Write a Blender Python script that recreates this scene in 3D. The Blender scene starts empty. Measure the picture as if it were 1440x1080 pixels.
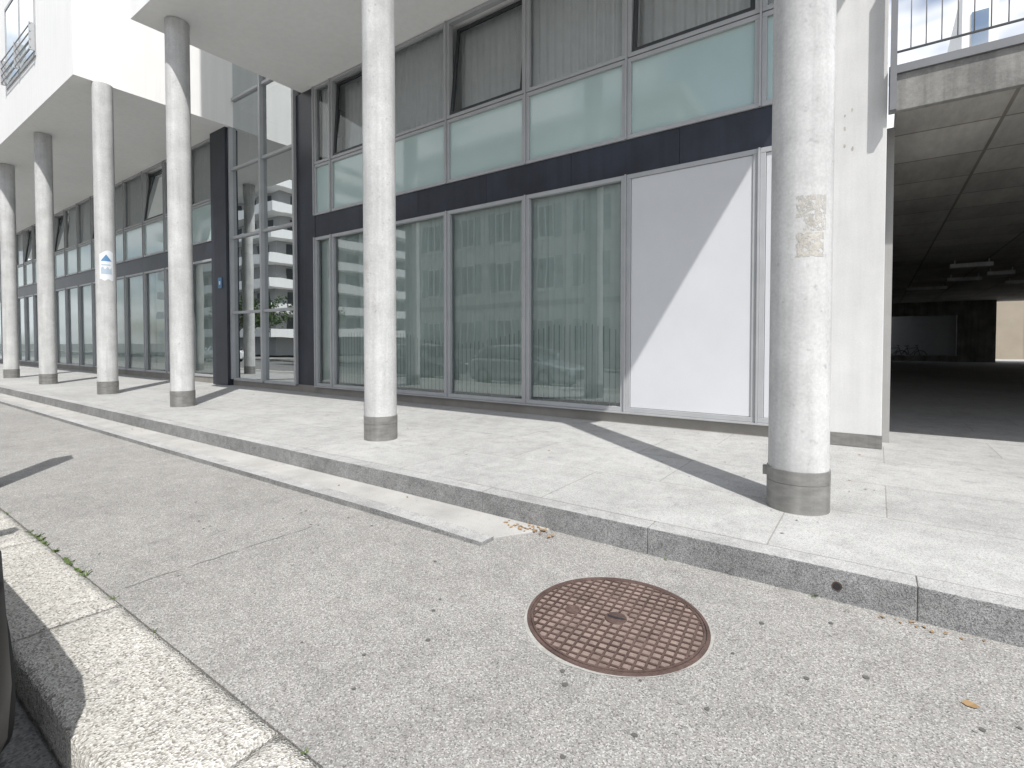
import bpy, bmesh, math, random
from mathutils import Vector, Matrix
random.seed(7)
S = bpy.context.scene
COL = S.collection
WORLD = {}   # object name -> world origin

# ------------------------------------------------------------------ materials
def newmat(name):
    m = bpy.data.materials.new(name); m.use_nodes = True
    nt = m.node_tree
    b = nt.nodes["Principled BSDF"]
    return m, nt, b

def ramp(nt, fac, stops):
    r = nt.nodes.new("ShaderNodeValToRGB")
    els = r.color_ramp.elements
    while len(els) < len(stops): els.new(0.5)
    for e, (p, c) in zip(els, stops):
        e.position = p
        e.color = (c[0], c[1], c[2], 1) if not isinstance(c, (int, float)) else (c, c, c, 1)
    nt.links.new(fac, r.inputs[0])
    return r.outputs[0]

def mul(nt, a, b, fac=1.0, mode='MULTIPLY'):
    m = nt.nodes.new("ShaderNodeMix"); m.data_type = 'RGBA'; m.blend_type = mode
    m.inputs[0].default_value = fac
    nt.links.new(a, m.inputs[6]); nt.links.new(b, m.inputs[7])
    return m.outputs[2]

def pos(nt, scale=(1, 1, 1)):
    g = nt.nodes.new("ShaderNodeNewGeometry")
    mp = nt.nodes.new("ShaderNodeMapping"); mp.inputs["Scale"].default_value = scale
    nt.links.new(g.outputs["Position"], mp.inputs["Vector"])
    return mp.outputs[0]

def noise(nt, vec, scale, detail=4, rough=0.6):
    n = nt.nodes.new("ShaderNodeTexNoise")
    n.inputs["Scale"].default_value = scale; n.inputs["Detail"].default_value = min(detail, 4)
    n.inputs["Roughness"].default_value = rough
    nt.links.new(vec, n.inputs["Vector"])
    return n.outputs["Fac"]

def bump(nt, b, h, strength, dist=0.01):
    bp = nt.nodes.new("ShaderNodeBump")
    bp.inputs["Strength"].default_value = strength; bp.inputs["Distance"].default_value = dist
    nt.links.new(h, bp.inputs["Height"]); nt.links.new(bp.outputs[0], b.inputs["Normal"])

def brick(nt, p, loc, w, h, m, c2, mort, off=.37):
    br = nt.nodes.new("ShaderNodeTexBrick")
    mp = nt.nodes.new("ShaderNodeMapping"); mp.inputs["Location"].default_value = loc
    nt.links.new(p, mp.inputs["Vector"]); nt.links.new(mp.outputs[0], br.inputs["Vector"])
    br.inputs["Scale"].default_value = 1; br.inputs["Brick Width"].default_value = w
    br.inputs["Row Height"].default_value = h; br.inputs["Mortar Size"].default_value = m
    br.inputs["Mortar Smooth"].default_value = .3
    br.offset = off
    br.inputs["Color1"].default_value = (1, 1, 1, 1); br.inputs["Color2"].default_value = (c2, c2, c2, 1)
    br.inputs["Mortar"].default_value = (mort, mort * .97, mort * .93, 1)
    return br.outputs["Color"]

def rough_mat(name, col, rough=0.8, var=0.12, scale=1.2, fine=40, finevar=0.1, bstr=0.3, bdist=0.004,
              stretch=(1, 1, 1), metal=0.0, streak=0.0, spec=0.35, joints=None, pits=0):
    m, nt, b = newmat(name)
    p = pos(nt, stretch)
    c1 = ramp(nt, noise(nt, p, scale, 6), [(0.3, tuple(x * (1 - var) for x in col)), (0.7, tuple(min(1, x * (1 + var)) for x in col))])
    fn = noise(nt, p, fine, 5, .7)
    c = mul(nt, c1, ramp(nt, fn, [(0.3, 1 - finevar), (0.7, 1.0)]))
    if streak:
        ps = pos(nt, (9, 9, .5))
        c = mul(nt, c, ramp(nt, noise(nt, ps, 1.0, 5), [(0.35, 1 - streak), (0.62, 1.0)]))
    if pits:
        c = mul(nt, c, ramp(nt, noise(nt, p, 14, 3, .6), [(0.27, 1 - pits), (0.36, 1.0)]))
    if joints: c = mul(nt, c, brick(nt, pos(nt), *joints))
    nt.links.new(c, b.inputs["Base Color"])
    b.inputs["Roughness"].default_value = rough; b.inputs["Metallic"].default_value = metal
    b.inputs["Specular IOR Level"].default_value = spec
    if bstr: bump(nt, b, fn, bstr, bdist)
    return m

def speckle(name, cols, vor, big=0.8, bigvar=0.15, rough=.9, bstr=.6, bdist=.004, joints=None, spots=0, spotscale=5):
    m, nt, b = newmat(name)
    p = pos(nt)
    v = nt.nodes.new("ShaderNodeTexVoronoi"); v.inputs["Scale"].default_value = vor
    nt.links.new(p, v.inputs["Vector"])
    sep = nt.nodes.new("ShaderNodeSeparateColor"); nt.links.new(v.outputs["Color"], sep.inputs[0])
    st = [(i / (len(cols) - 1), c) for i, c in enumerate(cols)]
    c = ramp(nt, sep.outputs[0], st)
    c = mul(nt, c, ramp(nt, noise(nt, p, big, 6, .65), [(0.3, 1 - bigvar), (0.68, 1.0)]))
    c = mul(nt, c, ramp(nt, noise(nt, p, big * 9, 5, .7), [(0.3, 1 - bigvar * .9), (0.6, 1.0)]))
    if spots: c = mul(nt, c, ramp(nt, noise(nt, p, spotscale, 4, .75), [(0.28, 1 - spots), (0.40, 1.0)]))
    if joints: c = mul(nt, c, brick(nt, p, *joints))
    nt.links.new(c, b.inputs["Base Color"])
    b.inputs["Roughness"].default_value = rough; b.inputs["Specular IOR Level"].default_value = .3
    if bstr: bump(nt, b, v.outputs["Distance"], bstr, bdist)
    return m

def glass_mat(name, tint, refl, rough=0.0, wav=.25):
    m = bpy.data.materials.new(name); m.use_nodes = True
    nt = m.node_tree; nt.nodes.clear()
    out = nt.nodes.new("ShaderNodeOutputMaterial")
    tr = nt.nodes.new("ShaderNodeBsdfTransparent"); tr.inputs[0].default_value = (*tint, 1)
    gl = nt.nodes.new("ShaderNodeBsdfGlossy"); gl.inputs[0].default_value = (.92, .97, .98, 1); gl.inputs["Roughness"].default_value = rough
    fr = nt.nodes.new("ShaderNodeFresnel"); fr.inputs[0].default_value = 1.5
    ad = nt.nodes.new("ShaderNodeMath"); ad.operation = 'ADD'; ad.use_clamp = True; ad.inputs[1].default_value = refl
    nt.links.new(fr.outputs[0], ad.inputs[0])
    g = nt.nodes.new("ShaderNodeNewGeometry")
    n = nt.nodes.new("ShaderNodeTexNoise"); n.inputs["Scale"].default_value = .9; n.inputs["Detail"].default_value = 1
    nt.links.new(g.outputs["Position"], n.inputs["Vector"])
    bp = nt.nodes.new("ShaderNodeBump"); bp.inputs["Strength"].default_value = wav; bp.inputs["Distance"].default_value = .012
    nt.links.new(n.outputs["Fac"], bp.inputs["Height"]); nt.links.new(bp.outputs[0], gl.inputs["Normal"])
    mx = nt.nodes.new("ShaderNodeMixShader")
    nt.links.new(ad.outputs[0], mx.inputs[0]); nt.links.new(tr.outputs[0], mx.inputs[1]); nt.links.new(gl.outputs[0], mx.inputs[2])
    nt.links.new(mx.outputs[0], out.inputs[0])
    return m

def flat(name, col, rough=.5, metal=0, spec=.5, coat=0):
    m, nt, b = newmat(name)
    p = pos(nt)
    c = ramp(nt, noise(nt, p, 6, 3), [(0.3, tuple(x * .93 for x in col)), (0.7, col)])
    nt.links.new(c, b.inputs["Base Color"])
    b.inputs["Roughness"].default_value = rough; b.inputs["Metallic"].default_value = metal
    b.inputs["Specular IOR Level"].default_value = spec; b.inputs["Coat Weight"].default_value = coat
    return m

M = {}
M["asphalt"] = speckle("asphalt", [(.135, .13, .122), (.275, .265, .25), (.305, .295, .278), (.34, .33, .312), (.52, .51, .49)], 195, .6, .18, bstr=.55, bdist=.003, spots=.18, spotscale=3)
M["road"] = speckle("road_asphalt", [(.12, .12, .12), (.20, .20, .19), (.26, .255, .245)], 110, .7, .2, bstr=.4)
M["slab"] = speckle("granite_slabs", [(.29, .288, .28), (.43, .428, .415), (.465, .462, .448), (.56, .557, .545)], 210, .55, .2, bstr=.2, bdist=.002,
                    joints=((-.54 + 4 * 1.62, .92 + 6.0, 0), 1.62, 1.0, .005, .93, .66), spots=.24, spotscale=4)
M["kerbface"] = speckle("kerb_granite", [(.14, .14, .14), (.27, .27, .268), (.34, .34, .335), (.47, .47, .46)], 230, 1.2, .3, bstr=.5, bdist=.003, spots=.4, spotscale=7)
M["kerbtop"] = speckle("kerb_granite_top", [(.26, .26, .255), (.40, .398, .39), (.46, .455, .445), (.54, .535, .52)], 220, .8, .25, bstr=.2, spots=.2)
M["oldkerb"] = speckle("rough_kerb_granite", [(.22, .205, .18), (.46, .44, .40), (.55, .535, .49), (.70, .68, .64)], 130, 2.0, .2, bstr=.8, bdist=.006, spots=.3, spotscale=18)
M["gutter"] = rough_mat("gutter_concrete", (.42, .41, .39), .9, .15, 2, 90, .25, .3, pits=.2)
M["dirt"] = rough_mat("joint_dirt", (.19, .175, .15), 1, .3, 8, 80, .3, .4)
M["concol"] = rough_mat("column_concrete", (.60, .60, .59), .9, .13, 2.6, 45, .18, .35, .003, streak=.16, spec=.2, pits=.22)
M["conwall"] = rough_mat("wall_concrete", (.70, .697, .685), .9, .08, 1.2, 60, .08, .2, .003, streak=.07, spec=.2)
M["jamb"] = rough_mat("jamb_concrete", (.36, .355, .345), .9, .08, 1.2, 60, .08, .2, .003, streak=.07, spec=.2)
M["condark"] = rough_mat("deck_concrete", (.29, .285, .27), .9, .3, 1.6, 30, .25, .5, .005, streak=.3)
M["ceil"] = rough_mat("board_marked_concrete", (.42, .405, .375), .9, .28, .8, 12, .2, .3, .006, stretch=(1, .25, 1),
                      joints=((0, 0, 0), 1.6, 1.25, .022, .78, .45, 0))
M["white"] = rough_mat("white_render", (.88, .876, .86), .9, .02, .7, 120, .025, .15, .002, streak=.04, spec=.2)
M["townwall"] = rough_mat("townhouse_render", (.55, .54, .51), .9, .05, .7, 120, .04, .1, .002)
M["alu"] = rough_mat("aluminium_frame", (.44, .447, .455), .45, .06, 3, 200, .05, 0, metal=.2)
M["flash"] = rough_mat("edge_metal", (.22, .225, .235), .5, .06, 3, 200, .05, 0, metal=.2)
M["alud"] = rough_mat("dark_frame", (.05, .055, .06), .45, .1, 3, 200, .05, 0)
M["navy"] = rough_mat("navy_cladding", (.025, .030, .046), .38, .35, 1.3, 60, .2, .05, streak=.25, spec=.5)
M["panel"] = rough_mat("light_panel", (.62, .628, .645), .55, .04, .9, 150, .04, .03)
M["opal"] = rough_mat("opal_glass", (.44, .56, .54), .06, .05, .6, 100, .02, 0, spec=.8)
M["steel"] = rough_mat("collar_steel", (.30, .295, .28), .5, .2, 6, 90, .15, .15, metal=.4, stretch=(1, 1, 3), streak=.2)
M["plinth"] = rough_mat("plinth_stone", (.28, .265, .24), .8, .15, 2, 80, .15, .2)
M["blind"] = flat("blind_fabric", (.70, .76, .73), .9)
M["curtain"] = flat("curtain_fabric", (.74, .74, .74), .95)
M["concrete_grey"] = flat("grey_facade", (.40, .40, .40), .95)
M["stripe"] = flat("film_stripe", (.20, .26, .265), .5)
M["room"] = flat("room_surface", (.3, .3, .3), .9)
M["glass"] = glass_mat("window_glass", (.91, .96, .945), .12)
M["glassu"] = glass_mat("upper_window_glass", (.95, .97, .965), .02)
M["glassd"] = glass_mat("tower_glass", (.35, .40, .40), .52)
M["glassc"] = glass_mat("car_glass", (.15, .18, .18), .08)
M["rust"] = rough_mat("rusty_iron", (.135, .09, .078), .6, .3, 7, 70, .35, .4, .002, metal=.3)
M["rustd"] = rough_mat("rusty_iron_recess", (.24, .185, .16), .85, .3, 9, 90, .3, .4)
M["black"] = flat("black_paint", (.010, .010, .011), .5, 0, .3, 0)
M["rubber"] = flat("tyre_rubber", (.02, .02, .02), .85)
M["rim"] = flat("wheel_alloy", (.4, .4, .41), .35, .8)
M["plastic"] = flat("black_plastic", (.02, .02, .022), .6)
M["redlamp"] = flat("red_lamp", (.5, .02, .02), .2)
M["lamp"] = flat("lamp_glass", (.6, .62, .63), .1)
M["paintw"] = flat("white_car_paint", (.72, .73, .74), .25, 0, .5, 1)
M["paints"] = flat("silver_car_paint", (.35, .36, .38), .3, .5, .5, 1)
M["paintd"] = flat("dark_grey_car_paint", (.06, .065, .07), .3, .3, .5, 1)
M["beige"] = rough_mat("beige_render", (.40, .345, .27), .9, .06, 1, 80, .08, .1, joints=((0, 0, 0), 3, 1.2, .02, .95, .7, 0))
M["shutter"] = flat("shutter_paint", (.16, .18, .175), .6)
M["paper"] = flat("poster_paper", (.72, .74, .76), .7)
M["blue"] = flat("blue_print", (.10, .24, .42), .6)
M["paleblue"] = flat("pale_blue_print", (.42, .50, .58), .7)
M["glue"] = rough_mat("glue_residue", (.50, .475, .43), .9, .2, 14, 60, .2, .3)
M["gluer"] = rough_mat("red_glue_residue", (.54, .49, .46), .9, .2, 20, 90, .25, .2)
M["leafd"] = flat("dead_leaf", (.28, .18, .085), .8)
M["weed"] = flat("weed_green", (.09, .14, .035), .7)
M["leaf"] = flat("tree_foliage", (.06, .11, .03), .8)
M["bark"] = rough_mat("tree_bark", (.12, .09, .07), .95, .3, 5, 40, .3, .5)
M["gum"] = flat("old_gum", (.10, .098, .092), .9)
M["gumlight"] = flat("worn_gum", (.23, .225, .215), .9)
M["mortar"] = rough_mat("ring_mortar", (.38, .37, .345), .95, .2, 9, 90, .3, .3)
M["seam"] = flat("asphalt_seam", (.17, .165, .155), .95)

# ------------------------------------------------------------------ mesh helpers
def box(bm, x0, x1, y0, y1, z0, z1, mi=0):
    if x0 > x1: x0, x1 = x1, x0
    v = [bm.verts.new((x, y, z)) for z in (z0, z1) for x, y in ((x0, y0), (x1, y0), (x1, y1), (x0, y1))]
    for f in ((3, 2, 1, 0), (4, 5, 6, 7), (0, 1, 5, 4), (1, 2, 6, 5), (2, 3, 7, 6), (3, 0, 4, 7)):
        fc = bm.faces.new([v[i] for i in f]); fc.material_index = mi
    return v

def quad(bm, pts, mi=0):
    f = bm.faces.new([bm.verts.new(p) for p in pts]); f.material_index = mi; return f

def pane(bm, x0, x1, y, z0, z1, mi=0):
    return quad(bm, [(x0, y, z0), (x1, y, z0), (x1, y, z1), (x0, y, z1)], mi)

def prism(bm, poly, z0, z1, mi=0):
    lo = [bm.verts.new((x, y, z0)) for x, y in poly]; hi = [bm.verts.new((x, y, z1)) for x, y in poly]
    n = len(poly)
    for f in (bm.faces.new(list(reversed(lo))), bm.faces.new(hi)): f.material_index = mi
    for i in range(n):
        f = bm.faces.new((lo[i], lo[(i + 1) % n], hi[(i + 1) % n], hi[i])); f.material_index = mi

def lathe(bm, prof, seg=48, c=(0, 0, 0), mi=0, smooth=True, cap=True):
    rings = []
    for r, z in prof:
        rings.append([bm.verts.new((c[0] + r * math.cos(2 * math.pi * i / seg), c[1] + r * math.sin(2 * math.pi * i / seg), c[2] + z)) for i in range(seg)])
    for a, b in zip(rings, rings[1:]):
        for i in range(seg):
            f = bm.faces.new((a[i], a[(i + 1) % seg], b[(i + 1) % seg], b[i])); f.smooth = smooth; f.material_index = mi
    if cap:
        bm.faces.new(list(reversed(rings[0]))).material_index = mi
        bm.faces.new(rings[-1]).material_index = mi

def tube(bm, p, q, r, seg=8, mi=0, r2=None):
    p, q = Vector(p), Vector(q); d = (q - p).normalized()
    up = Vector((0, 0, 1)) if abs(d.z) < .9 else Vector((1, 0, 0))
    a = d.cross(up).normalized(); b = d.cross(a)
    r2 = r if r2 is None else r2
    A = [bm.verts.new(p + (a * math.cos(t) + b * math.sin(t)) * r) for t in [2 * math.pi * i / seg for i in range(seg)]]
    Bq = [bm.verts.new(q + (a * math.cos(t) + b * math.sin(t)) * r2) for t in [2 * math.pi * i / seg for i in range(seg)]]
    for i in range(seg):
        f = bm.faces.new((A[i], A[(i + 1) % seg], Bq[(i + 1) % seg], Bq[i])); f.smooth = True; f.material_index = mi
    bm.faces.new(A).material_index = mi; bm.faces.new(Bq).material_index = mi

def emit(name, bm, mats, origin=(0, 0, 0), parent=None, bevel=0, recalc=True, split=False, **props):
    o = Vector(origin)
    bmesh.ops.translate(bm, verts=bm.verts, vec=-o)
    if recalc: bmesh.ops.recalc_face_normals(bm, faces=bm.faces)
    me = bpy.data.meshes.new(name); bm.to_mesh(me); bm.free()
    for m in (mats if isinstance(mats, (list, tuple)) else [mats]): me.materials.append(M[m] if isinstance(m, str) else m)
    ob = bpy.data.objects.new(name, me); COL.objects.link(ob)
    WORLD[ob.name] = o.copy()
    if parent is not None:
        ob.parent = parent; ob.location = o - WORLD[parent.name]
    else: ob.location = o
    if bevel:
        b = ob.modifiers.new("bevel", 'BEVEL'); b.width = bevel; b.segments = 2; b.limit_method = 'ANGLE'
    if split:
        e = ob.modifiers.new("split", 'EDGE_SPLIT'); e.split_angle = math.radians(28)
    for k, v in props.items(): ob[k] = v
    return ob

def empty(name, origin, **props):
    e = bpy.data.objects.new(name, None); COL.objects.link(e); e.location = origin; e.empty_display_size = .3
    WORLD[e.name] = Vector(origin)
    for k, v in props.items(): e[k] = v
    return e

def copy_thing(src, delta, rotz=0):
    d = Vector(delta)
    def cp(o, par):
        n = o.copy(); COL.objects.link(n)
        if par is None:
            n.location = o.location + d; n.rotation_euler.z += rotz
        else: n.parent = par
        for c in o.children: cp(c, n)
        return n
    return cp(src, None)

B = bmesh.new

# ------------------------------------------------------------------ ground & paving
bm = B(); quad(bm, [(-600, -600, -.16), (600, -600, -.16), (600, 600, -.16), (-600, 600, -.16)])
emit("ground", bm, "road", kind="structure")
bm = B(); quad(bm, [(-150, -13, -.13), (80, -13, -.13), (80, -3.8, -.13), (-150, -3.8, -.13)])
emit("road", bm, "road", kind="structure")
bm = B(); box(bm, -150, 80, -3.335, -1.0, -.15, 0)
emit("pavement", bm, "asphalt", kind="structure")
bm = B(); box(bm, -150, 80, -16.0, -13, -.15, .0)
emit("far_pavement", bm, "asphalt", kind="structure")
bm = B(); box(bm, -120, 30, -.925, 60, -.1, .175)
emit("raised_walkway", bm, "slab", kind="structure")
bm = B()
x = 6.25
while x > -70:
    L = 1.4
    box(bm, x - L + .0015, x - .0015, -1.075 + random.uniform(-.0015, .0015), -.929, -.1, .178 + random.uniform(-.001, .001))
    x -= L
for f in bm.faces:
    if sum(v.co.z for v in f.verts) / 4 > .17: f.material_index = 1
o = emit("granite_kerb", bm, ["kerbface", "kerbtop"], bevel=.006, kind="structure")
bm = B(); box(bm, -70, 7, -1.070, -.93, -.1, .172)
emit("kerb_mortar", bm, "dirt", kind="structure")
bm = B()
tube(bm, (.31, -1.072, .085), (.31, -1.080, .085), .024, 20)
tube(bm, (.31, -1.0801, .085), (.31, -1.082, .085), .017, 20, 1)
emit("drain_outlet", bm, ["rust", "plastic"], (.31, -1.075, .085), label="small round metal drain outlet in the granite kerb", category="drain outlet")
# gutter strip along the kerb
bm = B()
prism(bm, [(-70, -1.47), (-1.74, -1.47), (-1.50, -1.077), (-70, -1.077)], -.02, .012, 0)
xx = -1.72; L = 1.0; first = True
while xx > -70:
    z1 = .050; z0 = .030 if first else z1
    v = [bm.verts.new(p) for p in ((xx - L + .0015, -1.61, -.02), (xx - .0015, -1.61, -.02), (xx - .0015, -1.472, -.02), (xx - L + .0015, -1.472, -.02),
                                   (xx - L + .0015, -1.61, z1), (xx - .0015, -1.61, z0), (xx - .0015, -1.472, z0), (xx - L + .0015, -1.472, z1))]
    for f in ((3, 2, 1, 0), (4, 5, 6, 7), (0, 1, 5, 4), (1, 2, 6, 5), (2, 3, 7, 6), (3, 0, 4, 7)):
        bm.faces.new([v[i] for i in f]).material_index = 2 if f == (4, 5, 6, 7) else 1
    xx -= L; first = False
emit("gutter", bm, ["gutter", "kerbface", "kerbtop"], bevel=.004, kind="structure")
# old rough kerb by the road
bm = B()
x = 3.4
while x > -60:
    L = 1.55
    j = random.uniform(-.006, .006)
    n = 34; k = 11
    g = []
    for i in range(n + 1):
        row = []
        for q in range(k + 1):
            px = x - .004 - (L - .008) * i / n; py = -3.345 - .44 * q / k + j
            e = min(i, n - i, 2) / 2; e2 = min(q, k - q, 1)
            hz = .010 - (0 if (e > .4 and e2) else .010) + random.uniform(-.0026, .0026)
            row.append(bm.verts.new((px + random.uniform(-.003, .003), py + random.uniform(-.003, .003), hz)))
        g.append(row)
    for i in range(n):
        for q in range(k):
            f = bm.faces.new((g[i][q], g[i + 1][q], g[i + 1][q + 1], g[i][q + 1])); f.smooth = True
    for q in (0, k):
        lo = [bm.verts.new((g[i][q].co.x, g[i][q].co.y + (random.uniform(-.006, .0) if q else 0), -.17)) for i in range(n + 1)]
        for i in range(n): bm.faces.new((g[i][q], g[i + 1][q], lo[i + 1], lo[i])).smooth = True
    for i in (0, n):
        lo = [bm.verts.new((g[i][q].co.x, g[i][q].co.y, -.17)) for q in range(k + 1)]
        for q in range(k): bm.faces.new((g[i][q], g[i][q + 1], lo[q + 1], lo[q]))
    x -= L
emit("rough_kerb", bm, "oldkerb", kind="structure")
bm = B(); box(bm, -60, 3.4, -3.77, -3.336, -.16, -.010)
emit("rough_kerb_bed", bm, "dirt", kind="structure")
bm = B()
px = [(-3.0 + random.uniform(-.012, .012), -3.33 + i * .07) for i in range(19)]
for i, (a, c) in enumerate(zip(px, px[1:])):
    wd = .003 if i % 5 else .001
    quad(bm, [(a[0] - wd, a[1], .004), (a[0] + wd, a[1], .004), (c[0] + wd, c[1], .004), (c[0] - wd, c[1], .004)])
emit("asphalt_seam", bm, "seam", kind="structure")
# gum stains
bm = B()
spots = [(-1.23, -2.62), (-.6, -2.45), (.1, -2.6), (0.0, -2.66), (.02, -1.55), (.25, -1.9), (.3, -1.35), (-.55, -2.52), (.45, -1.75)]
for (cx, cy) in spots + [(random.uniform(-9, 2), random.uniform(-3.2, -1.7)) for _ in range(130)]:
    key = (cx, cy) in spots
    r = random.uniform(.010, .015) if key else random.uniform(.004, .013); n = 9
    quad(bm, [(cx + r * random.uniform(.7, 1.1) * math.cos(6.283 * i / n), cy + r * random.uniform(.7, 1.1) * math.sin(6.283 * i / n), .0035) for i in range(n)], 0 if key or random.random() < .4 else 1)
for _ in range(130):
    cx, cy = random.uniform(-14, 4), random.uniform(-.8, 2.8); r = random.uniform(.005, .013); n = 8
    quad(bm, [(cx + r * random.uniform(.7, 1.1) * math.cos(6.283 * i / n), cy + r * random.uniform(.7, 1.1) * math.sin(6.283 * i / n), .179) for i in range(n)], random.choice([0, 1, 1]))
emit("gum_stains", bm, ["gum", "gumlight"], recalc=False, kind="stuff", label="small dark gum stains spotted over asphalt and slabs", category="stains")
# leaves
bm = B()
def leaf(cx, cy, z, s):
    a = random.uniform(0, 6.28); c, sn = math.cos(a), math.sin(a)
    pts = [(-1, 0, .1), (-.4, .45, .35), (.5, .4, .25), (1, 0, .5), (.5, -.4, .1), (-.4, -.45, 0.05)]
    vs = [(cx + s * (p[0] * c - p[1] * sn), cy + s * (p[0] * sn + p[1] * c), z + .004 + s * p[2] * random.uniform(.5, 1.3)) for p in pts]
    ctr = bm.verts.new((cx, cy, z + .004)); v = [bm.verts.new(p) for p in vs]
    for i in range(6): bm.faces.new((ctr, v[i], v[(i + 1) % 6]))
leaf(.78, -1.72, 0, .028)
for _ in range(45): leaf(-1.60 + random.gauss(0, .09), -1.17 + random.gauss(0, .03), .01, random.uniform(.008, .022))
for _ in range(14): leaf(.66 + random.gauss(0, .10), -1.12 + random.uniform(-.04, .02), .0, random.uniform(.006, .015))
for _ in range(45): leaf(random.uniform(-16, -1.8), random.choice([-1.14, -1.2, -1.68]) + random.gauss(0, .05), .01, random.uniform(.008, .018))
for _ in range(40): leaf(random.uniform(-12, 1), random.uniform(.5, 2.8), .178, random.uniform(.01, .02))
emit("fallen_leaves", bm, "leafd", recalc=False, kind="stuff", label="dry brown fallen leaves scattered along the kerb", category="leaves")
bm = B()
def weed(cx, cy, z, s, n):
    for _ in range(n):
        a = random.uniform(0, 6.28); l = s * random.uniform(.5, 1.2); w = s * .12
        bx, by = cx + random.gauss(0, s * .3), cy + random.gauss(0, s * .2)
        dx, dy = math.cos(a), math.sin(a)
        quad(bm, [(bx - dy * w, by + dx * w, z), (bx + dy * w, by - dx * w, z), (bx + dx * l * .7 + dy * w * .5, by + dy * l * .7 - dx * w * .5, z + l * .6), (bx + dx * l, by + dy * l, z + l * .55)])
for _ in range(26): weed(random.uniform(-4.6, -3.3), -3.335, 0.0, random.uniform(.012, .034), 10)
for cx in (-2.9, -2.35, -1.1, -5.3): weed(cx, -3.335, 0, .02, 8)
for cx in (-.62, .2, -4.2): weed(cx, -1.09, .0, .02, 8)
emit("weeds", bm, "weed", recalc=False, kind="stuff", label="small green weeds growing in the kerb joint", category="weeds")

# ------------------------------------------------------------------ manhole
mc = (-.588, -1.936)
mh = empty("manhole_cover", (mc[0], mc[1], 0), label="round rusty cast iron manhole cover set in asphalt", category="manhole cover")
bm = B()
NN = 72; ring_in = []; ring_out = []
for i in range(NN):
    a = 6.28318 * i / NN; ro = .460 + .008 * math.sin(3 * a + 1) + .005 * math.sin(a + 4) + random.uniform(-.004, .004)
    ring_in.append(bm.verts.new((mc[0] + .447 * math.cos(a), mc[1] + .447 * math.sin(a), .0024)))
    ring_out.append(bm.verts.new((mc[0] + ro * math.cos(a), mc[1] + ro * math.sin(a), .0020)))
for i in range(NN): bm.faces.new((ring_in[i], ring_out[i], ring_out[(i + 1) % NN], ring_in[(i + 1) % NN]))
emit("mortar_ring", bm, "mortar", (mc[0], mc[1], 0), mh)
bm = B(); lathe(bm, [(.449, .001), (.447, .009), (.432, .009), (.430, .004)], 72, (mc[0], mc[1], 0), cap=False)
emit("iron_frame", bm, "rust", (mc[0], mc[1], 0), mh, split=True)
bm = B(); lathe(bm, [(.428, .003), (.427, .0105), (.416, .0105), (.414, .004)], 72, (mc[0], mc[1], 0), cap=False)
v = [bm.verts.new((mc[0] + .4285 * math.cos(6.2832 * i / 72), mc[1] + .4285 * math.sin(6.2832 * i / 72), .004)) for i in range(72)]
f = bm.faces.new(v); f.material_index = 1
R = .415; pitch = .047; w = .0095
ang = math.radians(6); ca, sa = math.cos(ang), math.sin(ang)
def bar(u0, u1, v0, v1, z0=.0035, z1=.0102):
    pts = [(u0, v0), (u1, v0), (u1, v1), (u0, v1)]
    P = [(mc[0] + a * ca - b_ * sa, mc[1] + a * sa + b_ * ca) for a, b_ in pts]
    prism(bm, P, z0, z1)
k = -8
def free(u, v):
    return not (abs(u) < .055 and abs(v) < .055) and not ((u + .22) ** 2 + (v + .03) ** 2 < .045 ** 2)
while k <= 8:
    c = k * pitch
    if abs(c) < R - .01:
        h = math.sqrt(R * R - c * c)
        n = int(2 * h / .011)
        for orient in (0, 1):
            run = None
            for i in range(n + 1):
                t = -h + 2 * h * i / n
                ok = free(*((t, c) if orient == 0 else (c, t)))
                if ok and run is None: run = t
                if (not ok or i == n) and run is not None:
                    if t - run > .004:
                        if orient == 0: bar(run, t, c - w / 2, c + w / 2)
                        else: bar(c - w / 2, c + w / 2, run, t, .0035, .0105)
                    run = None
    k += 1
def loc(u, v): return (mc[0] + u * ca - v * sa, mc[1] + u * sa + v * ca, 0)
lathe(bm, [(.056, .004), (.054, .0098), (.0, .0098)], 28, loc(0, 0), cap=False)
lathe(bm, [(.042, .004), (.041, .0105), (.03, .0105), (.028, .006), (0, .006)], 24, loc(-.22, -.03), cap=False)
emit("iron_lid", bm, ["rust", "rustd"], (mc[0], mc[1], 0), mh, split=True)
bm = B(); c0 = loc(0, 0)
pts = [(-.04, -.012), (.0, -.014), (.04, .0), (.05, .014), (.02, .008), (-.02, .004), (-.045, .004)]
quad(bm, [(c0[0] + p[0], c0[1] + p[1], .0115) for p in pts])
emit("key_slot", bm, "plastic", (mc[0], mc[1], 0), mh, recalc=False)

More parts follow.
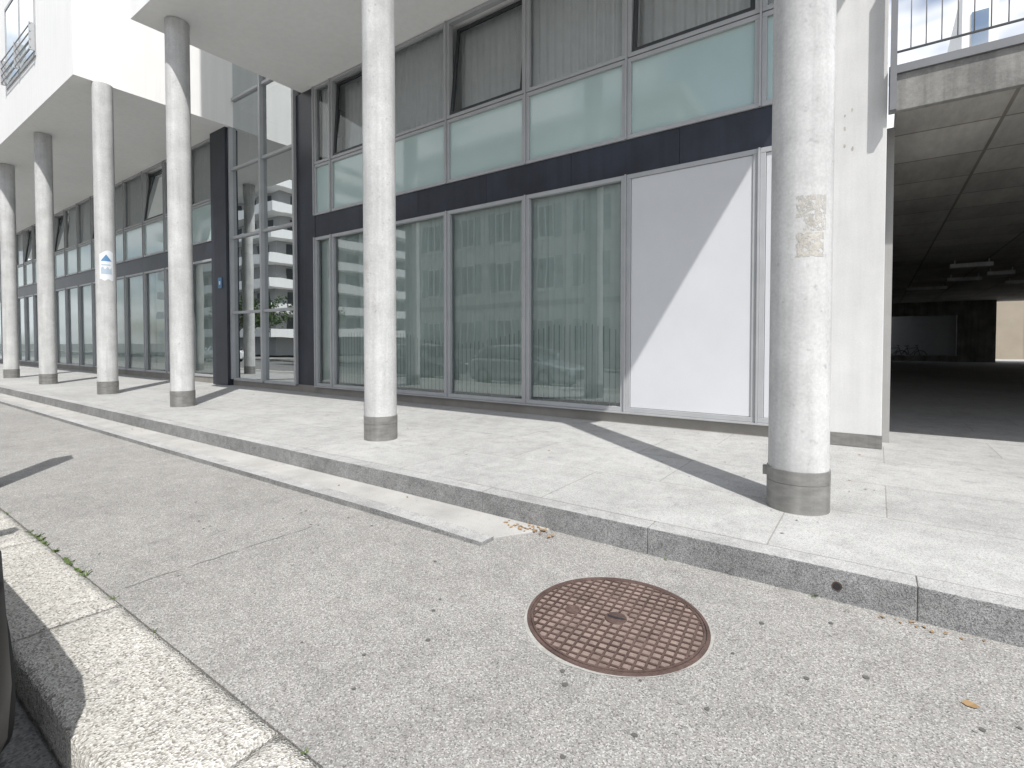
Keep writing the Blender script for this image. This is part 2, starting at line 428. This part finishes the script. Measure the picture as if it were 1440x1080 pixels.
# ------------------------------------------------------------------ columns
COLX = [0.0, -4.67, -10.40, -14.45, -19.40, -23.8]
SOF = 7.45
col0 = empty("concrete_column", (0, 0, .175), label="round weathered concrete column with steel collar beside the kerb", category="column", group="columns along the arcade")
bm = B(); lathe(bm, [(.200, .3), (.200, 1.5), (.200, 3), (.200, 4.5), (.200, 6), (.200, SOF - .175 - .012)], 64, (0, 0, .175))
emit("shaft", bm, "concol", (0, 0, .175), col0, split=True)
bm = B(); lathe(bm, [(.208, .0), (.208, .20), (.205, .202), (.205, .206), (.209, .208), (.209, .30), (.201, .302)], 64, (0, 0, .175), cap=False)
box(bm, -.236, -.204, -.018, .018, .39, .46)
emit("steel_collar", bm, "steel", (0, 0, .175), col0, split=True)
cols = [col0]
for cx in COLX[1:]:
    cols.append(copy_thing(col0, (cx, 0, 0)))
def ragged(bm, cx, a0, a1, z0, z1, r, keep=.85, mi=0, step=.010):
    na = max(2, int((a1 - a0) * r / step)); nz = max(2, int((z1 - z0) / step))
    vv = {}
    def V(i, j):
        if (i, j) not in vv:
            a = a0 + (a1 - a0) * i / na; vv[(i, j)] = bm.verts.new((cx + r * math.cos(a), r * math.sin(a), z0 + (z1 - z0) * j / nz))
        return vv[(i, j)]
    ph = [random.uniform(0, 6) for _ in range(4)]
    for i in range(na):
        for j in range(nz):
            e = min(i, na - 1 - i, j, nz - 1 - j)
            nv = math.sin(i * .7 + ph[0]) + math.sin(j * .6 + ph[1]) + math.sin((i + j) * .45 + ph[2])
            if keep >= 1 or random.random() < keep + .25 * min(e, 3) / 3 and nv > -1.5:
                f = bm.faces.new((V(i, j), V(i + 1, j), V(i + 1, j + 1), V(i, j + 1))); f.material_index = mi
cols[0]["label"] = "round concrete column with tan glue patch beside the wide walkway"
bm = B(); ragged(bm, 0, -1.62, -.62, 2.28, 2.43, .2012, .45, step=.006); ragged(bm, 0, -1.40, -.62, 2.18, 2.28, .2012, .35, step=.006); ragged(bm, 0, -1.62, -.70, 2.0, 2.17, .2012, .66, step=.006)
emit("glue_patch", bm, "glue", (0, 0, 2), cols[0], recalc=False)
cols[1]["label"] = "round weathered concrete column with reddish scraped glue residue"
bm = B(); ragged(bm, COLX[1], -1.75, -1.4, 2.1, 2.4, .2015, .18); ragged(bm, COLX[1], -1.2, -.95, 1.8, 2.0, .2015, .15)
WORLD[cols[1].name] = Vector((COLX[1], 0, .175))
emit("glue_patch", bm, "gluer", (COLX[1], 0, 2), cols[1], recalc=False)
# poster on a column
WORLD[cols[3].name] = Vector((COLX[3], 0, .175))
cols[3]["label"] = "round concrete column with a blue and white poster stuck on it"
cx = COLX[3]; am = math.atan2(-4.32, .47 - cx) + .05
bm = B()
def cp(a, z, rr=.2045): return (cx + rr * math.cos(am + a), rr * math.sin(am + a), z)
def curved(bm, a0, a1, zf0, zf1, mi, rr=.2045, n=12):
    for i in range(n):
        a, b_ = a0 + (a1 - a0) * i / n, a0 + (a1 - a0) * (i + 1) / n
        quad(bm, [cp(a, zf0(a), rr), cp(b_, zf0(b_), rr), cp(b_, zf1(b_), rr), cp(a, zf1(a), rr)], mi)
curved(bm, -.65, .7, lambda a: 2.86 + .02 * math.sin(a * 9), lambda a: 3.50 + .05 * math.sin(a * 3 + 1), 0, .2025)
curved(bm, -.5, .5, lambda a: 3.30, lambda a: 3.305 + .15 * (1 - abs(a) / .5), 1)
curved(bm, -.5, .5, lambda a: 3.0, lambda a: 3.14 + .03 * math.sin(a * 14), 2)
curved(bm, -.45, .4, lambda a: 3.2, lambda a: 3.225, 2)
emit("poster", bm, ["paper", "blue", "paleblue"], (cx, 0, 3.2), cols[3], recalc=False)

# ------------------------------------------------------------------ building
bld = empty("office_building", (0, 3, .175), label="white modern office building with glazed arcade and overhanging upper floors", category="building")
FY = 3.0
bm = B(); prism(bm, [(-11.0, -.55), (.70, -.55), (1.41, 3.2), (1.41, 5.0), (.5, 5.0), (.5, 14), (-11.0, 14)], SOF, 20)
emit("upper_storeys", bm, "white", (-5, 3, SOF), bld)
bm = B(); prism(bm, [(-46, -.55), (-14.4, -.55), (-14.4, 14), (-46, 14)], SOF, 20)
emit("upper_storeys", bm, "white", (-30, 3, SOF), bld)
def upper_window(x0, x1, z0, z1, y=-.55):
    bm = B()
    t = .07
    box(bm, x0, x1, y - .03, y + .02, z0, z0 + t); box(bm, x0, x1, y - .03, y + .02, z1 - t, z1)
    n = 2
    for i in range(n + 1):
        xm = x0 + (x1 - x0 - t) * i / n
        box(bm, xm, xm + t, y - .028, y + .02, z0 + t, z1 - t)
    fr = emit("window", bm, "alu", (x0, y, z0), bld)
    bm = B(); pane(bm, x0 + t, x1 - t, y - .015, z0 + t, z1 - t)
    emit("window_pane", bm, "glassd", (x0, y, z0), fr, recalc=False)
    bm = B(); pane(bm, x0 + t, x1 - t, y - .004, z0 + t, z1 - t)
    emit("curtain", bm, "curtain", (x0, y, z0), fr, recalc=False)
    bm = B()
    for k in range(4): tube(bm, (x0 - .02, y - .12, z0 + .15 + k * .2), (x1 + .02, y - .12, z0 + .15 + k * .2), .015)
    for xx in (x0, (x0 + x1) / 2, x1): box(bm, xx - .02, xx + .02, y - .14, y - .031, z0 + .1, z0 + .8)
    emit("guard_rail", bm, "alu", (x0, y, z0), fr)
for z0 in (8.8, 12.6, 16.2):
    for a in (-20.4, -26, -31.6, -37.2, -42.8): upper_window(a, a + 3.1, z0, z0 + 2.3)
    for a in (-10.2, -6.0, -2.5): upper_window(a, a + 2.4, z0, z0 + 2.3)

def frame(bm, x0, x1, z0, z1, t=.07, ya=2.93, yb=3.04, mi=0):
    box(bm, x0, x1, ya, yb, z0, z0 + t, mi); box(bm, x0, x1, ya, yb, z1 - t, z1, mi)
    box(bm, x0, x0 + t, ya + .002, yb, z0 + t, z1 - t, mi); box(bm, x1 - t, x1, ya + .002, yb, z0 + t, z1 - t, mi)

def pleats(bm, x0, x1, z0, z1, y, amp=.035, wl=.13):
    n = int((x1 - x0) / wl * 8); prev = None
    ph = random.uniform(0, 6)
    for i in range(n + 1):
        xx = x0 + (x1 - x0) * i / n
        q = xx / wl * 6.283 + ph + 1.3 * math.sin(xx * 2.3 + ph)
        a = amp * math.sin(q) * (0.7 + .3 * math.sin(xx * 5))
        b_ = amp * 1.3 * math.sin(q + .4) * (0.7 + .3 * math.sin(xx * 4 + 1))
        cur = (bm.verts.new((xx, y + a * .6, z1)), bm.verts.new((xx, y + b_, z0)))
        if prev: bm.faces.new((prev[0], cur[0], cur[1], prev[1])).smooth = True
        prev = cur

def lower_window(x0, x1, z0=.356, z1=3.894, stripes=True):
    bm = B(); frame(bm, x0 + .012, x1 - .012, z0, z1, .065)
    w = emit("window", bm, "alu", (x0, FY, z0), bld, bevel=.004)
    bm = B(); pane(bm, x0 + .076, x1 - .076, 2.998, z0 + .064, z1 - .064)
    emit("window_pane", bm, "glass", (x0, FY, z0), w, recalc=False)
    bm = B(); xx = x0 + .03
    a0 = math.radians(random.uniform(16, 26))
    while xx < x1 - .06:
        a = a0 + random.uniform(-.14, .14); l = .132
        if random.random() < .06: a += .5
        dx, dy = math.cos(a) * l, math.sin(a) * l
        g = []
        for k in range(4):
            t = k / 3; bow = .012 * math.sin(math.pi * t)
            g.append((bm.verts.new((xx + dx * t, 3.12 + dy * (t - .5) - bow, z0 + .1)), bm.verts.new((xx + dx * t, 3.12 + dy * (t - .5) - bow, z1 - .02))))
        for p, q in zip(g, g[1:]): bm.faces.new((p[0], q[0], q[1], p[1])).smooth = True
        xx += .112
    emit("vertical_blind", bm, "blind", (x0, 3.1, z0), w, recalc=False)
    if stripes:
        bm = B(); xx = x0 + .12
        while xx < x1 - .12:
            h = 1.18 + .16 * math.sin(xx * 1.3) + random.uniform(-.03, .03)
            pane(bm, xx, xx + .012, 3.006, z0 + .07, h + .35)
            xx += .1
        emit("privacy_stripe", bm, "stripe", (x0, 3, z0), w, recalc=False)
    return w

def upper_bay(x0, x1, sash=0, zt=SOF):
    bm = B(); frame(bm, x0 + .012, x1 - .012, 4.42, 5.60, .06)
    w = emit("spandrel_window", bm, "alu", (x0, FY, 4.42), bld, bevel=.004)
    bm = B(); box(bm, x0 + .073, x1 - .073, 2.97, 3.0, 4.481, 5.539)
    emit("opal_panel", bm, "opal", (x0, FY, 4.42), w)
    bm = B(); frame(bm, x0 + .012, x1 - .012, 5.615, zt - .01, .06)
    w = emit("window", bm, "alu", (x0, FY, 5.6), bld, bevel=.004)
    bm = B()
    if sash:
        frame(bm, x0 + .08, x1 - .08, 5.68, zt - .08, .055, 2.95, 3.0, 1)
        pane(bm, x0 + .136, x1 - .136, 2.975, 5.736, zt - .136, 0)
        for v_ in bm.verts:
            v_.co.y += (v_.co.z - 5.68) * math.tan(math.radians(sash))
        emit("tilted_sash", bm, ["glassu", "alud"], (x0, FY, 5.7), w)
    else:
        pane(bm, x0 + .07, x1 - .07, 2.99, 5.672, zt - .068)
        emit("window_pane", bm, "glassu", (x0, FY, 5.7), w, recalc=False)
    bm = B()
    pleats(bm, x0 + .02, x1 - .02, 5.65, zt - .01, 3.36 if sash else 3.14, amp=.045, wl=.16)
    emit("curtain", bm, "curtain", (x0, 3.4, 5.6), w, recalc=False)

def mullion(x, z0, z1):
    bm = B(); box(bm, x - .0115, x + .0115, 2.90, 3.04, z0, z1)
    emit("mullion", bm, "alu", (x, FY, z0), bld)

near = [-10.5, -9.85, -8.04, -6.24, -4.43, -2.62, -.80]
for a, b_ in zip(near[:-2], near[1:-1]): lower_window(a, b_, stripes=(b_ - a) > 1)
for i, (a, b_) in enumerate(zip(near[:-1], near[1:])): upper_bay(a, b_, {1: 4, 3: 7, 5: 4}.get(i, 0))
upper_bay(-.80, .05)
for x in near: mullion(x, .356, 3.894); mullion(x, 4.42, SOF - .01)
for a, b_ in ((-2.62, -.80), (-.80, -.12)):
    bm = B(); frame(bm, a + .012, b_ - .012, .356, 3.894, .065)
    w = emit("panel_frame", bm, "alu", (a, FY, .356), bld, bevel=.004)
    bm = B(); box(bm, a + .081, b_ - .081, 2.95, 3.0, .425, 3.825)
    emit("solid_panel", bm, "panel", (a, FY, .4), w, bevel=.003)
def part(name, mat, q, par=None):
    bm = B(); box(bm, *q)
    return emit(name, bm, mat, (q[0], q[2], q[4]), par or bld)
for i in range(6):
    a = -10.5 + i * 1.7333
    part("dark_band", "navy", (a + .003, a + 1.7303, 2.96, 3.06, 3.896, 4.418))
part("dark_wall", "navy", (-11.26, -10.513, 2.955, 3.3, .175, SOF))
part("dark_wall", "navy", (-15.4, -14.52, 2.8, 3.5, .176, SOF))
part("plinth", "plinth", (-11.26, -.12, 2.95, 3.3, .175, .354))
part("plinth", "plinth", (-46, -15.401, 2.95, 3.3, .175, .354))
part("dark_band", "navy", (-46, -15.401, 2.96, 3.06, 3.896, 4.418))
part("sill", "alu", (-10.5, -.12, 2.89, 2.949, .33, .354))
x = -17.2
i = 0
while x > -45:
    a, b_ = x - 1.8, x
    lower_window(a, b_, stripes=False); upper_bay(a, b_, 7 if i % 3 == 1 else 0)
    mullion(a, .356, 3.894); mullion(a, 4.42, SOF - .01)
    x -= 1.8; i += 1
upper_bay(-17.2, -15.41); mullion(-17.2, .356, 3.894); mullion(-17.2, 4.42, SOF - .01)
lower_window(-17.2, -15.41, stripes=False)
bm = B(); box(bm, -14.98, -14.78, 2.78, 2.799, 2.95, 3.25); box(bm, -14.92, -14.84, 2.778, 2.78, 3.05, 3.15, 1)
emit("blue_plaque", bm, ["blue", "paper"], (-14.9, 2.8, 3), bld)
# stair tower glazing
xs = [-14.47, -12.85, -11.30]; zs = [.356, 2.24, 4.35, 6.27, 8.2, 10.1, 12, 14]
bm = B()
for x in xs: box(bm, x - .04, x + .04, 2.88, 3.04, .356, 14)
for z in zs:
    for a, b_ in zip(xs, xs[1:]): box(bm, a + .041, b_ - .041, 2.92, 3.03, z - .035, z + .035)
tw = emit("stair_tower_frame", bm, "alu", (-12.85, 3, .35), bld)
for a, b_ in zip(xs, xs[1:]):
    for z0, z1 in zip(zs, zs[1:]):
        bm = B(); t1 = random.uniform(-.005, .005)
        pane(bm, a + .04, b_ - .04, 2.975, z0 + .034, z1 - .034)
        for v_ in bm.verts: v_.co.y += t1 * (v_.co.x - a) + t1 * (v_.co.z - z0) * .5
        emit("window_pane", bm, "glassd", (a, 3, z0), tw, recalc=False)
part("tower_base", "plinth", (-14.51, -11.261, 2.95, 3.3, .175, .35))
part("tower_floor", "room", (-14.4, -11.32, 3.2, 6, 4.2, 4.42)); part("tower_floor", "room", (-14.4, -11.32, 3.2, 6, 8.0, 8.2))
part("room_wall", "room", (-46, .0, 6.6, 6.7, .2, 14)); part("room_floor", "room", (-46, -.11, 3.31, 6.6, .2, .34)); part("room_ceiling", "white", (-46, -.11, 3.32, 6.6, 4.0, 4.3))
part("tower_roof", "white", (-14.4, -11.0, 3.0, 14, 14.01, 14.4))
# concrete wall
bm = B(); box(bm, -.10, .52, 2.88, 3.39, .175, SOF - .002)
emit("concrete_wall", bm, "conwall", (0, 3, .175), bld, bevel=.006)
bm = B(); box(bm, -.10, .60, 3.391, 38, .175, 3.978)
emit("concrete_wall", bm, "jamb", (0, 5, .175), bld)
part("metal_skirting", "steel", (-.11, .527, 2.868, 2.879, .18, .33))
bm = B()
for (cx, cz, s) in [(.12, 3.9, .014), (.19, 4.1, .011), (.12, 4.05, .01), (.2, 3.65, .014), (.12, 3.7, .013)]:
    n = 8; quad(bm, [(cx + s * random.uniform(.6, 1.1) * math.cos(6.283 * i / n), 2.8785, cz + 2.4 * s * random.uniform(.6, 1.1) * math.sin(6.283 * i / n)) for i in range(n)])
emit("wall_blemishes", bm, "glue", (.1, 2.88, 3), bld, recalc=False)

# ------------------------------------------------------------------ passage & deck
dk = empty("elevated_deck", (6, 3, .175), label="concrete deck over a dark passage with metal railing on its edge", category="bridge deck")
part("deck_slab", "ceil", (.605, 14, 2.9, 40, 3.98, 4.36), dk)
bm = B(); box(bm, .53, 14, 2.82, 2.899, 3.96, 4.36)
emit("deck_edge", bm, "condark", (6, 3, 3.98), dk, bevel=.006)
part("edge_flashing", "flash", (.53, 14, 2.79, 3.1, 4.362, 4.45), dk)
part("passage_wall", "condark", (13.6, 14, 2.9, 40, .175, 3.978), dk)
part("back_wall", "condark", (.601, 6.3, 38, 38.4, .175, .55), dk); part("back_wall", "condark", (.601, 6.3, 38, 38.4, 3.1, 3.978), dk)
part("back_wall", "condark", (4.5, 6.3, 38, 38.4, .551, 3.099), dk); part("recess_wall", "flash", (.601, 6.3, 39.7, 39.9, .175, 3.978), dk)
bm = B()
box(bm, .54, .60, 2.72, 2.789, 3.95, 5.55)
for i in range(0, 75):
    xx = .72 + i * .13
    tube(bm, (xx, 2.86, 4.62), (xx, 2.86, 5.45), .006, 6)
tube(bm, (.56, 2.86, 4.62), (12, 2.86, 4.62), .014); tube(bm, (.56, 2.86, 5.47), (12, 2.86, 5.47), .025)
for xx in (2.2, 3.8, 5.4, 7.0): box(bm, xx - .015, xx + .015, 2.84, 2.88, 4.45, 5.46)
emit("railing", bm, "flash", (6, 2.8, 4.5), dk)
for (lx, ly, wd) in ((2.8, 17, .5), (3.9, 20, .35), (2.2, 25, .7), (3.1, 21.5, .5), (5.2, 24, .6)):
    bm = B(); box(bm, lx - wd, lx + wd, ly - .12, ly + .12, 3.74, 3.86); box(bm, lx - wd * .8, lx - wd * .8 + .03, ly, ly + .03, 3.86, 3.98); box(bm, lx + wd * .8, lx + wd * .8 + .03, ly, ly + .03, 3.86, 3.98)
    emit("ceiling_lamp", bm, "concol", (lx, ly, 3.8), dk)
bm = B(); box(bm, 4, 16, 47, 47.3, .175, 6)
emit("courtyard_wall", bm, "beige", (10, 47, .175), label="sunlit beige courtyard wall beyond the passage", category="wall")
hb = empty("terrace_house", (5, 22, 4.36), label="white house with tall windows standing behind the deck railing", category="house")
bm = B(); box(bm, 2.75, 3.7, 20, 26, 4.37, 14)
emit("house_wall", bm, "white", (3, 20, 4.4), hb)
for z0 in (5.2, 8.2, 11):
    bm = B(); box(bm, 3.0, 3.45, 19.96, 19.99, z0, z0 + 2)
    emit("window", bm, "glassd", (3.2, 20, z0), hb)
bk = empty("bicycle", (1.2, 39.1, .175), label="bicycle parked in the recess at the back of the passage", category="bicycle", group="bicycles in the passage")
def ring(bm, c, R, r, mi=0, n=20):
    pts = [(c[0] + R * math.cos(6.283 * i / n), c[1], c[2] + R * math.sin(6.283 * i / n)) for i in range(n)]
    for p, q in zip(pts, pts[1:] + pts[:1]): tube(bm, p, q, r, 5, mi)
z = .175; by = 39.1
for wx in (.75, 1.8):
    bm = B(); ring(bm, (wx, by, z + .34), .33, .02)
    for k in range(6): tube(bm, (wx, by, z + .34), (wx + .32 * math.cos(k * 1.05), by, z + .34 + .32 * math.sin(k * 1.05)), .004, 4)
    emit("wheel", bm, "rubber", (wx, by, z + .34), bk)
bm = B()
for p, q in (((.75, .34), (1.22, .32)), ((.75, .34), (1.1, .85)), ((1.22, .32), (1.08, .95)), ((1.22, .32), (1.63, .8)), ((1.1, .82), (1.61, .86)), ((1.8, .34), (1.6, 1.0)), ((1.5, 1.03), (1.67, 1.0))):
    tube(bm, (p[0], by, z + p[1]), (q[0], by, z + q[1]), .02, 6)
box(bm, .95, 1.2, by - .05, by + .05, z + .95, z + 1.0)
emit("bicycle_frame", bm, "rubber", (1.2, by, z + .4), bk)
copy_thing(bk, (1.0, .3, 0))

# ------------------------------------------------------------------ cars
def make_car(name, nose_x, cy, paint, flip=False, **props):
    g = -.13
    car = empty(name, (0, 0, g), category="car", group="cars parked along the street", **props)
    L = 4.2
    st = [(0, .60, .60), (.05, .70, .66), (.2, .80, .72), (.5, .86, .80), (1.0, .885, .90), (1.3, .89, .94), (2.2, .89, .96), (3.2, .885, .98), (3.8, .87, .97), (4.0, .84, .93), (4.12, .79, .86), (4.18, .72, .80), (4.2, .62, .72)]
    bm = B(); rings = []
    for x, w, t in st:
        zb = .2 if .15 < x < 4.1 else .28
        half = [(w * .9, zb), (w * .985, zb + .14), (w, .5), (w * .985, t - .12), (w * .92, t - .03), (w * .6, t), (0, t + .015)]
        r = [(a, b_) for a, b_ in half] + [(-a, b_) for a, b_ in reversed(half[:-1])]
        rings.append([bm.verts.new((x, a, b_)) for a, b_ in r])
    for A, C in zip(rings, rings[1:]):
        n = len(A)
        for i in range(n):
            f = bm.faces.new((A[i], A[(i + 1) % n], C[(i + 1) % n], C[i])); f.smooth = True
    bm.faces.new(rings[0]); bm.faces.new(rings[-1])
    def fin(nm, bm, mats, par=car, **kw):
        for v_ in bm.verts:
            v_.co.x = -v_.co.x
        if flip:
            for v_ in bm.verts: v_.co.x = -v_.co.x - L; v_.co.y = -v_.co.y
        bmesh.ops.translate(bm, verts=bm.verts, vec=(0, 0, g))
        return emit(nm, bm, mats, (0, 0, g), par, **kw)
    fin("car_body", bm, paint)
    bm = B(); rings = []
    for x, w, t in [(1.05, .72, .93), (1.75, .68, 1.34), (2.1, .64, 1.43), (2.8, .63, 1.45), (3.4, .62, 1.41), (3.75, .62, 1.30), (4.08, .68, .94)]:
        rings.append([bm.verts.new((x, a, b_)) for a, b_ in [(.80 if 1.2 < x < 4 else w, .92), (w, t - .05), (w * .8, t), (-w * .8, t), (-w, t - .05), (-.80 if 1.2 < x < 4 else -w, .92)]])
    for k, (A, C) in enumerate(zip(rings, rings[1:])):
        for i in range(5):
            f = bm.faces.new((A[i], A[i + 1], C[i + 1], C[i])); f.smooth = True
            f.material_index = 1 if (i in (1, 2, 3) and k in (1, 2, 3, 4)) else 0
    bm.faces.new(rings[0]); bm.faces.new(rings[-1])
    fin("cabin", bm, ["glassc", paint])
    bm = B(); box(bm, 1.2, 3.9, -.55, .55, .7, 1.0)
    fin("seats", bm, "plastic")
    for wx in (.85, 3.4):
        for sy in (-1, 1):
            bm = B()
            prof = [(.20, -.1), (.30, -.1), (.325, -.07), (.325, .07), (.30, .1), (.20, .1)]
            lathe(bm, prof, 28, (0, 0, 0), cap=False)
            lathe(bm, [(.0, .075), (.06, .08), (.2, .06), (.2, -.05), (0, -.05)], 20, cap=False, mi=1)
            for k in range(5):
                a = k * 1.2566; tube(bm, (0, 0, .085), (.19 * math.cos(a), .19 * math.sin(a), .08), .022, 6, 1)
            Mx = Matrix.Rotation(math.radians(-90 if sy > 0 else 90), 4, 'X')
            bmesh.ops.transform(bm, matrix=Matrix.Translation((wx, sy * .80, .325)) @ Mx, verts=bm.verts)
            fin("wheel", bm, ["rubber", "rim"])
    for sy in (-1, 1):
        bm = B(); box(bm, .02, .2, sy * .62 - .1, sy * .62 + .1, .60, .68)
        fin("headlight", bm, "lamp", bevel=.02)
        bm = B(); box(bm, 4.02, 4.17, sy * .60 - .09, sy * .60 + .09, .66, .84)
        fin("tail_light", bm, "redlamp", bevel=.02)
    bm = B(); box(bm, -.012, .05, -.5, .5, .3, .45); box(bm, -.02, .0, -.26, .26, .47, .57)
    fin("grille", bm, "plastic")
    for sy in (-1, 1):
        bm = B(); box(bm, 1.35, 1.47, sy * .95 - .08, sy * .95 + .08, .98, 1.12)
        fin("wing_mirror", bm, paint, bevel=.03)
    car.location = (nose_x, cy, g)
    return car
make_car("parked_car", -1.44, -4.80, "black", True, label="black hatchback parked tight against the rough granite kerb")
make_car("parked_car", -7.6, -4.86, "paints", label="silver hatchback parked against the rough granite kerb")
make_car("parked_car", -13.0, -4.86, "paintd", label="dark grey hatchback parked against the granite kerb")
make_car("parked_car", -40, -9.5, "paintw", True, label="white hatchback parked on the street near the trees")
make_car("parked_car", -20, -11.9, "paintw", True, label="white hatchback parked across the street")
# unseen post, added and shaped to cast a tapered shadow on the pavement
tx, ty = -6.46, -3.3
sp = empty("shadow_post", (tx, ty, 0), label="slim dark unseen post added by the rough kerb to cast a shadow", category="shadow caster")
bm = B(); prism(bm, [(tx - .1, ty - .08), (tx + .1, ty - .08), (tx + .1, ty + .08), (tx - .1, ty + .08)], 0.002, 2.0)
v4 = [bm.verts.new((tx + a, ty + b_, 2.001)) for a, b_ in ((-.1, -.08), (.1, -.08), (.1, .08), (-.1, .08))]; ap_ = bm.verts.new((tx, ty, 2.3))
for i in range(4): bm.faces.new((v4[i], v4[(i + 1) % 4], ap_))
emit("shadow_post_body", bm, "alud", (tx, ty, 0), sp)
bm = B(); box(bm, tx - .07, tx + .07, ty + .081, ty + .086, 1.2, 1.6); emit("shadow_post_plate", bm, "lamp", (tx, ty, 1.4), sp)

# ------------------------------------------------------------------ buildings across the street (seen in the glass)
def simple_window(par, x0, z0, w, h, y, face=1):
    bm = B()
    y1 = y + face * .05
    a, c = min(y, y1), max(y, y1)
    box(bm, x0, x0 + w, a, c, z0, z0 + .07); box(bm, x0, x0 + w, a, c, z0 + h - .07, z0 + h)
    for q in (0, .5, 1):
        xm = x0 + (w - .07) * q; box(bm, xm, xm + .07, a, c, z0 + .07, z0 + h - .07)
    pane(bm, x0 + .07, x0 + w - .07, y + face * .02, z0 + .07, z0 + h - .07, 1)
    for sx in (x0 - .55, x0 + w + .05): box(bm, sx, sx + .5, a, c + .01, z0, z0 + h, 2)
    box(bm, x0 - .08, x0 + w + .08, a, c + .08, z0 - .12, z0 - .01, 0)
    return emit("window", bm, ["conwall", "alud", "shutter"], (x0, y, z0), par)
ob = empty("townhouse", (-17, -20, 0), label="pale townhouse with shuttered windows across the street", category="house")
bm = B(); box(bm, -27, -8, -30, -16, 0, 14); emit("house_wall", bm, "townwall", (-17, -20, 0), ob)
bm = B(); box(bm, -27.4, -7.6, -30.4, -15.6, 14.01, 14.4); emit("cornice", bm, "conwall", (-17, -20, 14), ob)
bm = B(); box(bm, -27, -8, -15.99, -15.9, 3.6, 3.9); emit("ledge", bm, "condark", (-17, -16, 3.7), ob)
for zf in (.9, 4.6, 7.7, 10.8):
    for k in range(6):
        simple_window(ob, -25.6 + k * 3.05, zf, 1.2, 1.9, -15.998)
ap = empty("apartment_block", (-62, -32, 0), label="white eight storey apartment block with long balconies", category="apartment block")
bm = B(); box(bm, -78, -52, -46, -20, 0, 22.5); emit("block_wall", bm, "concrete_grey", (-62, -32, 0), ap)
for k in range(8):
    z0 = 2.0 + k * 2.6
    bm = B(); box(bm, -79, -50.4, -47, -18.4, z0, z0 + .2); box(bm, -79, -50.4, -18.6, -18.4, z0 + .2, z0 + .95); box(bm, -50.6, -50.4, -47, -18.61, z0 + .2, z0 + .95)
    emit("balcony", bm, "white", (-62, -32, z0), ap)
    bm = B()
    for q in range(7):
        box(bm, -77 + q * 3.6, -75 + q * 3.6, -19.99, -19.96, z0 + .3, z0 + 2.3)
        box(bm, -51.99, -51.96, -45 + q * 3.6, -43 + q * 3.6, z0 + .3, z0 + 2.3)
    emit("window_row", bm, "alud", (-62, -32, z0), ap, kind="stuff")
def make_tree(loc, h):
    t = empty("street_tree", loc, label="green leafy street tree growing by the far pavement", category="tree", group="street trees")
    lx, ly, _ = loc
    bm = B(); tube(bm, (lx, ly, 0), (lx + .1, ly, h * .45), .16, 10, 0, .1)
    tips = []
    for k in range(9):
        a = k * .7 + random.random(); e = Vector((lx + math.cos(a) * h * .2 * random.uniform(.5, 1), ly + math.sin(a) * h * .2, h * random.uniform(.55, .9)))
        tube(bm, (lx + .08, ly, h * .38), e, .06, 6, 0, .02); tips.append(e)
    emit("trunk", bm, "bark", loc, t)
    bm = B()
    for _ in range(36):
        c = random.choice(tips) + Vector([random.gauss(0, h * .09) for _ in range(3)])
        for _ in range(50):
            p = c + Vector([random.gauss(0, h * .045) for _ in range(3)])
            n = Vector([random.gauss(0, 1) for _ in range(3)]).normalized(); u = n.orthogonal().normalized(); v_ = n.cross(u); s = random.uniform(.08, .15)
            quad(bm, [p + u * s, p + v_ * s * .6, p - u * s, p - v_ * s * .6])
    emit("crown", bm, "leaf", loc, t, recalc=False)
for l, h in (((-46, -15.2, 0), 5.6), ((-52, -15.6, 0), 6.0), ((-38, -15.4, 0), 5.2)): make_tree(l, h)

# ------------------------------------------------------------------ camera, sun, sky
cam = bpy.data.cameras.new("camera"); co = bpy.data.objects.new("camera", cam); COL.objects.link(co)
cam.lens = 18; cam.sensor_width = 36; cam.shift_y = -.0285; cam.clip_end = 2000; cam.clip_start = .05
co.location = (.47, -4.32, 1.4); co.rotation_euler = (math.radians(90 - 1.4), 0, math.radians(35.53))
S.camera = co
sun = bpy.data.lights.new("sun", 'SUN'); sun.energy = 5.0; sun.angle = math.radians(.53); sun.color = (1, .982, .95)
so = bpy.data.objects.new("sun", sun); COL.objects.link(so)
so.rotation_euler = Vector((-.785, .62, -1.5)).to_track_quat('-Z', 'Y').to_euler(); so.location = (10, -10, 20)
w = bpy.data.worlds.new("World"); S.world = w; w.use_nodes = True
nt = w.node_tree; bg = nt.nodes["Background"]
sky = nt.nodes.new("ShaderNodeTexSky"); sky.sky_type = 'NISHITA'; sky.sun_disc = False
sky.sun_elevation = math.radians(56.3); sky.sun_rotation = math.radians(128.3); sky.air_density = 1.0; sky.dust_density = 1.5
tc = nt.nodes.new("ShaderNodeTexCoord"); mp = nt.nodes.new("ShaderNodeMapping"); mp.inputs["Scale"].default_value = (1, 1, 2.2)
nt.links.new(tc.outputs["Generated"], mp.inputs[0])
n = noise(nt, mp.outputs[0], 2.6, 8, .58)
cf = ramp(nt, n, [(0.43, 0.0), (0.57, 1.0)])
mx = nt.nodes.new("ShaderNodeMix"); mx.data_type = 'RGBA'
nt.links.new(cf, mx.inputs[0]); nt.links.new(sky.outputs[0], mx.inputs[6]); mx.inputs[7].default_value = (9.0, 9.1, 9.3, 1)
nt.links.new(mx.outputs[2], bg.inputs[0]); bg.inputs[1].default_value = .15
S.view_settings.view_transform = 'Standard'; S.view_settings.look = 'None'; S.view_settings.exposure = 0
